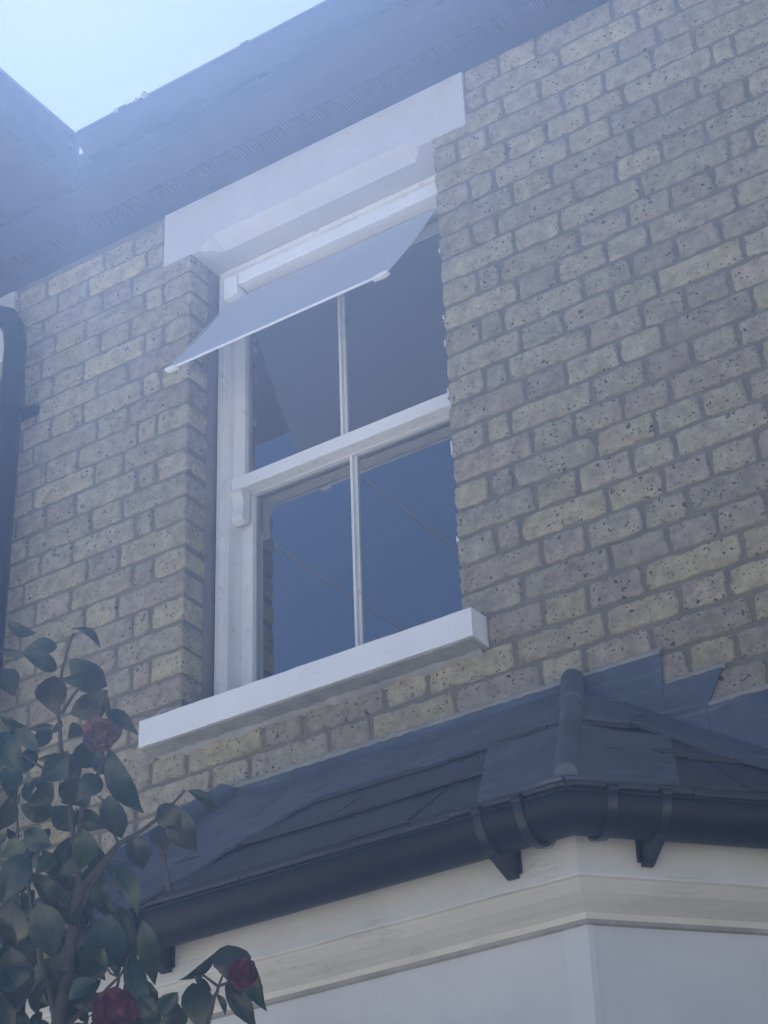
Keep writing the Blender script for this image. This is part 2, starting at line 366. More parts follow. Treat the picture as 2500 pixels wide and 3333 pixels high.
# white paint spilt on the brick edge of the right jamb
for zc, hh in ((.115, .026), (-.045, .040), (.265, .018), (.345, .012), (-.30, .014), (.56, .012)):
    k = 7; rows = []; pj = MB()
    for i in range(k):
        t = i/(k-1); w = .0026*math.sin(math.pi*min(max(t, .08), .92))*random.uniform(.7, 1.2)
        z = zc+(t-.5)*hh
        rows.append([(-.0032, .020, z), (-.0040, .004, z), (-.001+w*.2, -.0026, z), (w, -.0030, z), (w, .012, z)])
    pj.grid(rows, smooth=True); part(pj, 'paint_splash', 'white')

# lintel with chamfered lower edge that stops short of the jambs
lt = MB(); prof = []
LX0, LX1, LZ0, LZ1 = -.902, .104, HEAD, EAVE-.002
def lsec(x, ch): return [(x, -.004, LZ1), (x, -.004, LZ0+ch), (x, -.004+ch*1.6, LZ0+.0), (x, .30, LZ0), (x, .30, LZ1)]
sx = [LX0, -.775, -.765, -.75, -.735, -.725, -.08, -.07, -.055, -.045, LX1]; sc_ = [.0005, .0005, .011, .013, .022, .030, .030, .022, .013, .0005, .0005]
rows = [lsec(x, c) for x, c in zip(sx, sc_)]
lt.grid(rows, closed=True); lt.add(rows[0], [(0, 1, 2, 3, 4)]); lt.add(rows[-1], [(4, 3, 2, 1, 0)])
tag(part(lt, 'lintel', 'masonry', bevel=.0015), 'white painted lintel with chamfered lower edge over the window')
# sill
sl = MB(); sx0, sx1 = -.880, .062
pr = [(-.066, SILL-.003), (-.066, SILL-.074), (.20, SILL-.075), (.20, SILL+.018), (.12, SILL+.010)]; NS = len(pr)
n_ = 24; rows = []
for i in range(n_+1):
    x = sx0+(sx1-sx0)*i/n_; rows.append([(x, y+random.uniform(-.0007, .0007), z+random.uniform(-.0007, .0007)) for y, z in pr])
sl.grid(rows, closed=True); sl.add(rows[0], [list(range(NS))]); sl.add(rows[-1], [list(range(NS-1, -1, -1))])
tag(part(sl, 'window_sill', 'white', bevel=.002), 'thick white painted stone sill')
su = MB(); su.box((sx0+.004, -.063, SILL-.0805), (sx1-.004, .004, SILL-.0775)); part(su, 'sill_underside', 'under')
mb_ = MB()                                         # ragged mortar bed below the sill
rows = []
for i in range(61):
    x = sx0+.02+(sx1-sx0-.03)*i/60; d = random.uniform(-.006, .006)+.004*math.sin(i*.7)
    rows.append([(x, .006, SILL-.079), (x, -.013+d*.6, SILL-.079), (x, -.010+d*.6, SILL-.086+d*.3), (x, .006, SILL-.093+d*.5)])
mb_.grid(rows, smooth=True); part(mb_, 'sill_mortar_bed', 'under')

# ------------------------------------------------------------------ sash window
win = MB(); FY = .12
FX0, FX1 = -.792, .030
def frame_part():
    m_ = MB()
    for s, xa, xb in ((1, FX0, FX0+.037), (-1, FX1, FX1-.037)):
        a, b = min(xa, xb), max(xa, xb)
        m_.box((a, FY, SILL-.01), (b, FY+.09, HEAD-.001))
        e = (xa, xa+s*.014); m_.box((min(e), FY-.007, SILL-.01), (max(e), FY+.001, HEAD-.002))      # outer staff bead
        q = (xa+s*.030, xa+s*.0385); m_.box((min(q), FY-.003, SILL-.01), (max(q), FY+.02, HEAD-.06))
    m_.box((FX0+.037, FY, HEAD-.046), (FX1-.037, FY+.09, HEAD-.001))
    m_.box((FX0+.014, FY-.006, HEAD-.020), (FX1-.014, FY+.001, HEAD-.002))
    m_.box((FX0+.014, FY-.0035, HEAD-.044), (FX1-.014, FY+.001, HEAD-.036))
    m_.box((FX0+.037, FY-.01, SILL-.002), (FX1-.037, FY+.09, SILL+.022))
    return m_
window = part(frame_part(), 'sash_window', 'white_old', bevel=.0015)
tag(window, 'white timber box sash window with two panes over two')
IX0, IX1 = FX0+.037, FX1-.037
YU, YLo = .137, .176
def sash(y, z0, z1, bot, top, stile, drop=0):
    m_ = MB(); t = .038
    m_.box((IX0, y, z0), (IX0+stile, y+t, z1)); m_.box((IX1-stile, y, z0), (IX1, y+t, z1))
    m_.box((IX0+stile, y, z0), (IX1-stile, y+t, z0+bot)); m_.box((IX0+stile, y, z1-top), (IX1-stile, y+t, z1))
    return m_
MR0, MR1 = .188, .224
us = sash(YU, MR0, HEAD-.052, MR1-MR0, .045, .038); sub(us, 'upper_sash', 'white_old', window, .0015)
ls = sash(YLo, SILL+.022, MR1+.002, .055, .034, .036); sub(ls, 'lower_sash', 'white_old', window, .0015)
rl = MB(); rl.box((IX0-.002, YU-.007, MR0-.002), (IX1+.002, YU+.0005, MR1+.001)); rl.box((IX0+.002, YU+.036, MR0-.001), (IX1-.002, YLo+.001, MR0+.02))
sub(rl, 'meeting_rail', 'white', window, .001)
XM = -.4035
for y, z0, z1 in ((YU, MR1, HEAD-.097), (YLo, SILL+.077, MR1-.032)):
    b = MB(); b.box((XM-.004, y+.002, z0), (XM+.004, y+.034, z1)); b.box((XM-.0105, y+.013, z0), (XM+.0105, y+.026, z1))
    sub(b, 'glazing_bar', 'white_old', window, .001)
    for xa, xb in ((IX0+.034, XM-.003), (XM+.003, IX1-.034)):
        gmb = MB(); gmb.box((xa, y+.018, z0-.004), (xb, y+.022, z1+.004)); sub(gmb, 'glass_pane', 'glass', window)
for xa, s in ((IX0, 1), (IX1, -1)):                 # curved horns below the meeting rail
    h = MB(); pf = [(0, 0), (-.010, -.004), (-.012, -.014), (-.004, -.024), (.002, -.034), (.004, -.048), (.003, -.062), (-.002, -.074), (-.004, -.088), (0, -.098), (.014, -.104), (.030, -.100), (.034, -.09), (.034, 0)]
    ys = [(YU-.004+a*.9, MR0+b) for a, b in pf]
    x0, x1 = (xa, xa+.036) if s > 0 else (xa-.036, xa)
    h.prism([(x0, y, z) for y, z in ys], (x1-x0, 0, 0)); sub(h, 'sash_horn', 'white_old', window, .0015)

# room seen through the glass
rm = MB(); rx0, rx1, ry0, ry1, rz0, rz1 = -2.4, 1.2, .34, 4.0, -1.35, 1.10
rm.add([(rx0, ry0, rz0), (rx1, ry0, rz0), (rx1, ry1, rz0), (rx0, ry1, rz0), (rx0, ry0, rz1), (rx1, ry0, rz1), (rx1, ry1, rz1), (rx0, ry1, rz1)],
       [(0, 1, 2, 3), (4, 7, 6, 5), (1, 5, 6, 2), (2, 6, 7, 3), (3, 7, 4, 0)])
rm.box((rx0-.1, ry0-.012, rz0), (WL, ry0, rz1)); rm.box((WR, ry0-.012, rz0), (rx1+.1, ry0, rz1))
part(rm, 'bedroom_interior', 'plaster', fix=False)
pl = thing('pendant_lamp', 'round paper lampshade hanging in the room behind the upper right pane', 'lamp', (-.72, 1.15, 1.10))
q = MB(); rows = []
for i in range(13):
    a = math.pi*(.06+.88*i/12); rows.append([(.13*math.sin(a)*math.cos(t*math.pi/12), .13*math.sin(a)*math.sin(t*math.pi/12), -.17+.13*math.cos(a)) for t in range(24)])
q.grid(rows, smooth=True, closed=True); q.build('lamp_shade', M['shade'], pl)
q = MB(); q.tube([(0, 0, 0), (0, 0, -.05)], .003, 8); q.build('lamp_cord', M['cable'], pl)

# ------------------------------------------------------------------ eaves of the main roof
XW = -.955                                          # gutter lip of the wing that steps forward on the left
so = MB(); so.box((XL, -.235, EAVE), (XR, .33, EAVE+.012)); part(so, 'soffit_board', 'eaves')
vt = MB()
x = -1.75
while x < XR:
    if (x*7.3) % 1.0 < .94: vt.box((x, -.118, EAVE-.0030), (x+.0035, -.062, EAVE-.0005))
    x += .0085

part(vt, 'vent_strip', 'vent')
fa = MB(); fa.box((XW-.08, -.252, EAVE-.018), (XR, -.236, EAVE+.06)); part(fa, 'fascia_board', 'eaves', bevel=.002)
def half_pipe(rows_pts, r, th=.003, a0=-5, a1=185, seg=16):
    """rows_pts: list of (centre, outward direction)"""
    rows = []
    for c, o in rows_pts:
        row = []
        for rr in (r, r-th):
            rng = range(seg+1) if rr == r else range(seg, -1, -1)
            for j in rng:
                a = math.radians(a0+(a1-a0)*j/seg); row.append(V(c)+V(o)*(rr*math.cos(a))+V((0, 0, -1))*(rr*math.sin(a)))
        rows.append(row)
    return rows
gt = MB(); GY, GZ, GR = -.305, 1.195, .055
gt.grid(half_pipe([((XW+.02, GY, GZ), (0, -1, 0)), ((XR, GY, GZ), (0, -1, 0))], GR), smooth=True, closed=True)
gut = part(gt, 'roof_gutter', 'pvc')
for x in (-.77, -.35, .35, 1.15):
    b = MB(); b.grid(half_pipe([((x-.013, GY, GZ+.001), (0, -1, 0)), ((x+.013, GY, GZ+.001), (0, -1, 0))], GR+.004, .003), smooth=True, closed=True); sub(b, 'gutter_bracket', 'pvc', gut)
for x, s in ((-.79, .013), (-.77, .009), (-.72, .010), (-.69, .015), (-.735, .007)):
    b = MB(); rows = []
    for i in range(7):
        a = math.pi*(.03+.94*i/6); rows.append([V((x, GY-GR+.006, GZ+.004))+V((math.sin(a)*math.cos(t), math.sin(a)*math.sin(t), math.cos(a)*.8))*s*random.uniform(.7, 1.25) for t in [k*math.pi/5 for k in range(10)]])
    b.grid(rows, smooth=False, closed=True); sub(b, 'moss_clump', 'moss', gut)
rf = MB()
rf.prism([(XL, -.27, 1.215), (XL, .15, 1.40), (XL, 4.2, 1.41), (XL, 4.2, 1.19), (XL, .15, 1.19), (XL, -.27, 1.195)], (XR-XL, 0, 0)); part(rf, 'roof', 'tile')

# ------------------------------------------------------------------ downpipe and next window's lintel at the left
dp = MB(); px_, py_ = -1.40, -.062; R_ = .034
path = [(-1.72, py_, 1.045), (-1.60, py_, 1.03), (-1.50, py_, .995), (-1.44, py_, .955), (-1.41, py_, .90), (px_, py_, .83), (px_, py_, .72)]
dp.tube(path, R_, 20); dp.tube([(px_, py_, .78), (px_, py_, GROUND+.05)], R_*.97, 20)
dp.tube([(px_, py_, .60), (px_, py_, .70)], R_+.004, 20)
dpo = part(dp, 'downpipe', 'pvc')
for z in (.62, -.9, -2.6):
    b = MB(); b.tube([(px_, py_, z-.014), (px_, py_, z+.014)], R_+.006, 20); b.box((px_-.055, -.02, z-.014), (px_+.055, -.002, z+.014)); sub(b, 'pipe_bracket', 'pvc', dpo)
l2 = MB(); l2.box((-2.45, -.006, .865), (-1.478, .10, EAVE-.002)); tag(part(l2, 'side_lintel', 'masonry', bevel=.012), 'white painted lintel half hidden behind the downpipe')

# ------------------------------------------------------------------ eaves projecting on the left
wing = thing('projecting_eaves', 'dark overhanging eaves with gutter stepping forward at the top left', 'eaves', (-1.3, -.7, EAVE))
def wpart(mb, name, mat, bevel=0):
    o = mb.build(name, M[mat], wing, bevel); o.location = (1.3, .7, -EAVE); return o
b = MB(); b.box((-2.4, -.80, EAVE+.002), (XW-.072, -.262, EAVE+.014)); wpart(b, 'soffit_board', 'eaves')
b = MB(); b.box((XW-.071, -.80, EAVE-.018), (XW-.055, -.262, EAVE+.17)); wpart(b, 'fascia_board', 'eaves', .002)
b = MB(); b.grid(half_pipe([((XW-.05+.002, -.80, GZ), (1, 0, 0)), ((XW-.05+.002, -.36, GZ), (1, 0, 0))], GR), smooth=True, closed=True)
b.tube([(XW+.005, -.80, GZ), (XW+.005, -.365, GZ)], .0045, 8); wpart(b, 'gutter', 'pvc')
b = MB(); b.prism([(-1.0, -.80, 1.235), (-2.4, -.80, 1.42), (-2.4, -.80, 1.40), (-1.0, -.80, 1.215)], (0, .5, 0)); wpart(b, 'roof', 'tile')

# ------------------------------------------------------------------ bay window below
bay = part(MB(), 'bay_window', 'cream')
BK, BX = .44, .262; BA = 2*math.atan(BK); BT = math.tan(BA); PD, FD = .31, .44   # splay of the bay, depth of its wall and fascia
def bay_rows(profile, left=True):
    """profile: (d, z), d = distance out from the wall; runs round the canted bay"""
    A = [[], [], [], []]
    for d, z in profile:
        lx, rx = -.648-BK*d, BX+BK*d
        A[0].append((lx-d/BT, 0.0, z)); A[1].append((lx, -d, z)); A[2].append((rx, -d, z)); A[3].append((rx+d/BT, 0.0, z))
    return A
def bay_sweep(mb, profile, smooth=False, sub_=1, jit=0):
    A = bay_rows(profile); rows = []
    for k in range(3):
        n = sub_*(4 if k == 1 else 2)
        for i in range(n):
            rows.append([tuple(V(a).lerp(V(b), i/n)+V((0, random.uniform(-jit, jit), random.uniform(-jit, jit)))) for a, b in zip(A[k], A[k+1])])
    rows.append(A[3]); mb.grid(rows, smooth=smooth)
b = MB(); bay_sweep(b, [(PD, -1.38), (PD, GROUND)]); sub(b, 'bay_wall', 'masonry', bay)
b = MB()                                            # flat corner strip on the wall, 4 mm proud
rr = bay_rows([(PD+.002, -1.412), (PD+.002, GROUND)]); c1 = V(rr[2][0]); 
for s in (V((-1, 0, 0)), V((math.cos(BA), math.sin(BA), 0))):
    w = .048 if s.x < 0 else .012
    b.add([c1, c1+s*w, c1+s*w+V((0, 0, GROUND+1.412)), c1+V((0, 0, GROUND+1.412))], [(0, 1, 2, 3)])
    nn = V((0, .002, 0)) if s.x < 0 else V((-.0015, .0015, 0))
    b.add([c1+s*w, c1+s*w+nn, c1+s*w+nn+V((0, 0, GROUND+1.412)), c1+s*w+V((0, 0, GROUND+1.412))], [(0, 1, 2, 3)])
sub(b, 'corner_strip', 'strip', bay, fix=False)
b = MB(); bay_sweep(b, [(.30, -1.245), (FD, -1.245), (FD, -1.371), (FD-.002, -1.374)], False, 4, .0008); sub(b, 'fascia_board', 'cream', bay)
b = MB(); bay_sweep(b, [(FD-.002, -1.374), (FD-.010, -1.375), (FD-.013, -1.372), (FD-.018, -1.376), (FD-.045, -1.387), (FD-.075, -1.393), (FD-.095, -1.395), (FD-.112, -1.399), (PD+.010, -1.408)], False, 3, .0004); sub(b, 'cornice_moulding', 'cream', bay)
b = MB(); bay_sweep(b, [(PD+.010, -1.408), (PD+.010, -1.416), (PD, -1.417)]); tag(sub(b, 'shadow_bead', 'under', bay), 'thin bead under the cornice, coloured dark for its shadow groove')  # darker colour on the bead paints the shadow groove
# roof planes
RZ, RS = -.785, .875
nF = V((0, RS, -1)).normalized()*-1
EY = .548; EZ = RZ-RS*EY
hipT = V((BX, 0, RZ)); cor = V((BX+BK*EY, -EY, EZ)); wl_ = V((BX+BK*EY+EY/BT, 0, EZ))
nR = (cor-hipT).cross(wl_-hipT).normalized(); nR = nR if nR.z > 0 else -nR
hipTl = V((-.648, 0, RZ)); corl = V((-.648-BK*EY, -EY, EZ)); wll = V((-.648-BK*EY-EY/BT, 0, EZ))
nL = (corl-hipTl).cross(wll-hipTl).normalized(); nL = nL if nL.z > 0 else -nL
VS = (0, .067, .337, .606, .875, 1.0)
def slopes(corner0, corner1, top0, top1, n, rows_, widths, lift=.0, seed=1):
    """slates: rows of thin tilted plates clipped to the slope quadrilateral (eave c0->c1, top t0->t1)"""
    rnd = random.Random(seed); m_ = MB(); th = .007
    for r_ in range(rows_):
        v0 = VS[r_]; v1 = min(VS[r_+1]+.07, 1.0)
        a0, a1 = corner0.lerp(top0, v0), corner1.lerp(top1, v0); e0, e1 = corner0.lerp(top0, v1), corner1.lerp(top1, v1)
        ex = (corner1-corner0).normalized()
        s0 = min(a0.dot(ex), e0.dot(ex)); s1 = max(a1.dot(ex), e1.dot(ex)); cut = [s0]; s = s0+(widths*.5 if r_ % 2 else widths)*rnd.uniform(.9, 1.05)
        while s < s1: cut.append(s); s += widths*rnd.uniform(.95, 1.03)
        cut.append(s1)
        for i in range(len(cut)-1):
            c0, c1_ = cut[i]+.0012, cut[i+1]-.0012
            def at(s_, lo):
                p, q_ = (a0, a1) if lo else (e0, e1)
                L0, L1 = p.dot(ex), q_.dot(ex); t = (min(max(s_, L0), L1)-L0)/max(L1-L0, 1e-6); return p.lerp(q_, t)
            P4 = [at(c0, 1), at(c1_, 1), at(c1_, 0), at(c0, 0)]
            if (P4[1]-P4[0]).length < .003 and (P4[2]-P4[3]).length < .003: continue
            hi = rnd.uniform(.006, .011); tw = rnd.uniform(-.0012, .0012)
            top = [P4[0]+n*(hi+th+tw), P4[1]+n*(hi+th-tw), P4[2]+n*th*.4, P4[3]+n*th*.4]
            m_.prism(top, -n*th*.9)
    return m_
b = slopes(corl, cor, hipTl, hipT, nF, 5, .235, seed=3)
for s_, n_s in ((slopes(cor, wl_, hipT, hipT.lerp(wl_, .001), nR, 5, .235, seed=5), 1), (slopes(wll, corl, hipTl, hipTl, nL, 5, .235, seed=8), 1)):
    base = len(b.v); b.v += s_.v; b.f += [[i+base for i in f] for f in s_.f]; b.c += s_.c; b.sm += s_.sm
b.add([corl, cor, hipT, hipTl, wl_, wll], [(0, 1, 2, 3), (1, 4, 2), (5, 0, 3)])
sub(b, 'slate_roof', 'slate', bay, fix=True)
# lead: sheets laid over the slates
def sheet(mb, pts, n, th=.003, lift=.012, nsub=10, wob=.0016):
    """quad pts in order; bilinear grid lifted along n, with a turned edge"""
    a, b_, c_, d = [V(p) for p in pts]; rows = []
    for i in range(nsub+1):
        t = i/nsub; l0 = a.lerp(d, t); l1 = b_.lerp(c_, t)
        rows.append([l0.lerp(l1, j/nsub)+n*(lift+wob*math.sin(i*1.3+j*.9)+random.uniform(-wob, wob)*.35) for j in range(nsub+1)])
    mb.grid(rows, smooth=True)
    under_ = [[p-n*(th+.004) for p in r_] for r_ in rows]
    for e in (list(zip(rows[0], under_[0])), list(zip(rows[-1], under_[-1])), [(r_[0], u_[0]) for r_, u_ in zip(rows, under_)], [(r_[-1], u_[-1]) for r_, u_ in zip(rows, under_)]):
        mb.grid([list(x_) for x_ in zip(*e)])
def cr(cx, cy): return (1300+cx/1.3825, 2100+cy/1.3825)
def onF(cx, cy): return on_plane(*cr(cx, cy), V((0, 0, RZ)), nF)
def onR(cx, cy): return on_plane(*cr(cx, cy), hipT, nR)
UP = .038                                          # top of the lead upstand above the roof line
b = MB()                                           # apron over the head of the front slope
for x0, x1, dx in ((-.655, -.37, 0), (-.372, .145, .001), (.143, .268, .002)):
    k = 14; rows = []
    for i in range(k+1):
        x = x0+(x1-x0)*i/k; w = .0022*math.sin(x*23)+random.uniform(-.001, .001)
        low = .205+.006*math.sin(x*9)
        rows.append([(x, -.004, RZ+UP+w), (x, -.008-dx, RZ+UP-.006+w), (x, -.011-dx+w*.5, RZ+.012), (x, -.022-dx, RZ-.006+w),
                     (x, -low*.5-.010-dx, RZ-low*.5*RS+.014+w), (x, -low-.010-dx, RZ-low*RS+.013+w), (x, -low-.012-dx, RZ-low*RS+.004)])
    b.grid(rows, smooth=False)
tag(sub(b, 'lead_apron', 'lead', bay), 'blue-grey lead apron flashing along the top of the slates')
b = MB()                                           # saddle over the foot of the hip
q1, q2, q3, q4 = onF(365, 738), onF(760, 645), onF(735, 395), onF(412, 488)
foot, mid_ = cor.lerp(hipT, .02), cor.lerp(hipT, .57)
sheet(b, [q1, foot+V((0, -.012, 0)), mid_, q4], nF, lift=.016)
sheet(b, [foot+V((0, -.012, 0)), onR(1255, 655), onR(1213, 447), mid_], nR, lift=.016)
tag(sub(b, 'lead_saddle', 'lead', bay), 'square lead sheet dressed over the foot of the hip')
b = MB()                                           # roll over the hip and its cap at the wall
off = (nF+nR).normalized()*.022
b.tube([cor.lerp(hipT, t)+off for t in (.03, .2, .5, .8, .97)], [.0215]*5, 16)
sub(b, 'hip_roll', 'lead', bay)
b = MB(); b.tube([hipT.lerp(cor, .24)+off*1.1, hipT.lerp(cor, .1)+off*1.1, hipT.lerp(cor, 0)+off*1.1+V((0, 0, .012)), hipT+V((0, -.012, UP-.004))], [.0255, .025, .025, .024], 16); sub(b, 'roll_cap', 'lead', bay)
offl = (nF+nL).normalized()*.022
b = MB(); b.tube([corl.lerp(hipTl, t)+offl for t in (-.02, .2, .5, .8, .96)], .0235, 16)
b.tube([hipTl.lerp(corl, .20)+offl*1.1, hipTl+offl*1.1, hipTl+V((0, -.012, UP-.004))], [.028, .027, .024], 16)
sub(b, 'hip_roll', 'lead', bay)
b = MB(); ce = (cor-corl).normalized()
sheet(b, [corl, V((-.462, -.545, RZ-.545*RS)), V((-.235, -.17, RZ-.17*RS)), hipTl], nF, lift=.017, nsub=14, wob=.003)
el_ = (wll-corl).normalized(); sheet(b, [corl+el_*.10, corl, hipTl, hipTl+(wll-hipTl)*.2], nL, lift=.017)
sub(b, 'lead_hip_sheet', 'lead', bay)
b = MB()                                           # stepped flashing on the brickwork, right of the hip
def wp(px, py): p = on_plane(px*1.5069, py*1.5069, V((0, 0, 0)), V((0, 1, 0))); return (p.x, p.z)
steps = [[(.250, -.752), (.474, -.755), (.468, -.945), (.262, -.80)],
         [(.471, -.826), (.607, -.828), (.562, -.905), (.56, -1.00), (.469, -.94)],
         [(.562, -.901), (.80, -.903), (.73, -.98), (.73, -1.11), (.562, -1.0)],
         [(.731, -.976), (.94, -.978), (.87, -1.06), (.87, -1.18), (.731, -1.11)]]
for i, poly in enumerate(steps):
    y = -.005-.0015*(len(steps)-i); b.prism([(x, y, z) for x, z in poly], (0, .0035, 0))
tag(sub(b, 'stepped_flashing', 'lead', bay), 'stepped lead flashing let into the brick joints')
b = MB()
wd_ = (wl_-hipT).normalized(); ac = V((0, -.12, 0)); ac.z = -(nR.x*0+nR.y*ac.y)/nR.z
sheet(b, [hipT+wd_*.17+ac, wl_+ac*.9, wl_, hipT+wd_*.0], nR, lift=.020, nsub=14, wob=.0022)
hm = hipT.lerp(cor, .36)
sheet(b, [hm, hipT+wd_*.20+ac, hipT+wd_*.20, hipT], nR, lift=.0215, nsub=6)
sheet(b, [V((.08, -.19, RZ-.19*RS)), hm, hipT, V((.08, -.01, RZ-.01*RS))], nF, lift=.0185, nsub=6)
sub(b, 'lead_side_apron', 'lead', bay)
b = MB()                                           # pale fresh pointing that tucks the lead in
def pointing(x0, x1, z, hgt=.016):
    k = max(4, int((x1-x0)/.012)); rows = []
    for i in range(k+1):
        x = x0+(x1-x0)*i/k; w = random.uniform(-.002, .002); h2 = hgt*random.uniform(.8, 1.15)
        rows.append([(x, .003, z+h2), (x, -.002, z+h2*.8+w*.4), (x, -.013, z+w), (x, -.006, z-.004+w)])
    b.grid(rows, smooth=True)
pointing(-.64, .474, -.752, .018); pointing(.478, .612, -.826); pointing(.566, .80, -.901); pointing(.735, .95, -.976)
part(b, 'lead_pointing', 'pointing')
# gutter round the bay
GD, GZB, GRB = .504, -1.270, .056
def gutter_rows(d0, z, r, th, seg=18):
    prof_ = [(d0+r*math.cos(math.radians(a)), z-r*math.sin(math.radians(a))*.98) for a in [-6+192*j/seg for j in range(seg+1)]]
    prof_ += [(d0+(r-th)*math.cos(math.radians(a)), z-(r-th)*math.sin(math.radians(a))*.98) for a in [186-192*j/seg for j in range(seg+1)]]
    return bay_rows(prof_)
b = MB(); b.grid(gutter_rows(GD, GZB, GRB, .003), smooth=True, closed=True)
lip = bay_rows([(GD+GRB-.002, GZB+.004)]); b.tube([r_[0] for r_ in lip][1:], .0042, 8)
bg_o = sub(b, 'bay_gutter', 'pvc', bay)
b.v  # the swept faces are flat facets round the corner, which is how the moulded angle piece looks
def ring(p, out, along, foot=False, wd=.016):
    m_ = MB(); along = V(along); out = V(out)
    rows = half_pipe([(V(p)-along*wd/2, out), (V(p)+along*wd/2, out)], GRB+.006, .005, -14, 180, 18)
    m_.grid(rows, smooth=True, closed=True)
    for r_ in rows: m_.add(r_, [list(range(len(r_)))])
    m_.grid(half_pipe([(V(p)-along*wd*.62, out), (V(p)-along*wd*.42, out)], GRB+.0095, .004, -10, 178, 18), smooth=True, closed=True)
    lipc = V(p)+out*(GRB+.003)+V((0, 0, .007)); m_.tube([lipc-along*wd*.55, lipc+along*wd*.55], .0095, 10)
    if foot:
        s = out*-(GD-FD-.001)
        pf = [V(p)+out*.030+V((0, 0, -.050)), V(p)+s+V((0, 0, -.045)), V(p)+s+V((0, 0, -.084)), V(p)+s+out*.009+V((0, 0, -.086)), V(p)+out*.006+V((0, 0, -.064))]
        m_.prism([q_-along*.010 for q_ in pf], along*.020)
        m_.prism([q_-along*.017 for q_ in (V(p)+s+V((0, 0, -.01)), V(p)+s+V((0, 0, -.076)), V(p)+s+out*.005+V((0, 0, -.076)), V(p)+s+out*.005+V((0, 0, -.01)))], along*.034)
    return m_
cl = V((BX+BK*GD, -GD, GZB)); ca = V((math.cos(BA), math.sin(BA), 0)); co_ = V((math.sin(BA), -math.cos(BA), 0))
for dist, dirv, outv, ft in ((.156, V((-1, 0, 0)), V((0, -1, 0)), True), (.073, V((-1, 0, 0)), V((0, -1, 0)), False), (.058, ca, co_, False), (.158, ca, co_, True), (.95, V((-1, 0, 0)), V((0, -1, 0)), True)):
    p = cl+dirv*dist; m_ = ring(p, outv, dirv, ft)
    sub(m_, 'gutter_bracket', 'pvc_clip', bay, .0008)

# ------------------------------------------------------------------ awning over the window
aw = thing('window_awning', 'white fabric drop-arm awning tilted out below the lintel', 'awning', (-.40, .1, .80))
def apart(mb, name, mat, bevel=0):
    o = mb.build(name, M[mat], aw, bevel); o.location = (.40, -.1, -.80); return o
AX0, AX1 = -.748, -.062
TOP = V((0, .108, .808)); BOT = V((0, -.158, .414))
b = MB(); rows = []
nrm = V((0, -(TOP-BOT).z, (TOP-BOT).y)).normalized()
for i in range(13):
    t = i/12; c_ = TOP.lerp(BOT, t); w = []
    for j in range(17):
        s_ = j/16; x = AX0+(AX1-AX0)*s_
        w.append((x, c_.y+nrm.y*.004*math.sin(math.pi*t)*math.sin(s_*5), c_.z-.006*math.sin(math.pi*t)-.005*math.sin(math.pi*s_)*t))
    rows.append(w)
b.grid(rows, smooth=True); b.grid([[V(p)+nrm*.0008 for p in r_] for r_ in rows], smooth=True); apart(b, 'awning_fabric', 'fabric')
b = MB(); b.tube([(AX0+.004, BOT.y, BOT.z), (AX1-.004, BOT.y, BOT.z)], .0035, 12); apart(b, 'bottom_rail', 'white')
for x, s in ((AX0, -1), (AX1, 1)):
    b = MB(); w = .046 if s > 0 else .034
    prof_ = [(0, .010), (-w*.6, .010), (-w, .002), (-w, -.006), (-w*.5, -.011), (-.006, -.008), (.003, 0)]
    b.prism([(x-s*(-q_[0]) if False else x+s*q_[0]*1.0+s*.004, BOT.y-.006, BOT.z-.003+q_[1]*.6) for q_ in prof_], (0, .012, 0)); apart(b, 'rail_end_cap', 'white', .003)
b = MB(); b.box((IX0+.052, .082, .834), (IX1-.012, FY+.012, .872)); apart(b, 'head_box', 'white', .003)
for x0, x1 in ((IX0+.004, IX0+.049), (IX1-.010, IX1+.006)):
    b = MB(); b.box((x0, .080, .800), (x1, FY+.010, .870)); apart(b, 'end_bracket', 'white', .003)
for x in (AX0+.003, AX1-.003):
    b = MB(); b.tube([(x, .118, .44), (x, BOT.y+.004, BOT.z+.012)], .0001, 6)
    b = MB(); b.prism([(x-.002, TOP.y, TOP.z+.004), (x-.002, BOT.y, BOT.z+.004), (x-.002, BOT.y+.004, BOT.z+.010), (x-.002, TOP.y+.004, TOP.z+.010)], (.004, 0, 0)); apart(b, 'side_arm', 'white')

# ------------------------------------------------------------------ telephone cables above the street (seen in the panes)
for (p, q_, lab) in (((-7.487, -9, 8.655), (-5.33, -9, 6.115), 'thin black cable mirrored across both pairs of panes'), ((-7.545, -9, 7.144), (-6.075, -9, 5.688), 'thin black cable mirrored low in the lower left pane')):
    p, q_ = V(p), V(q_); d = q_-p; b = MB(); pts = [p-d*2.2+d*t*.2 for t in range(0, 36)]
    mid_p = p+d
    b.tube(pts, .013, 6)
    o = b.build('telephone_cable', M['cable']); tag(o, lab, 'cable', 'cables over the street')

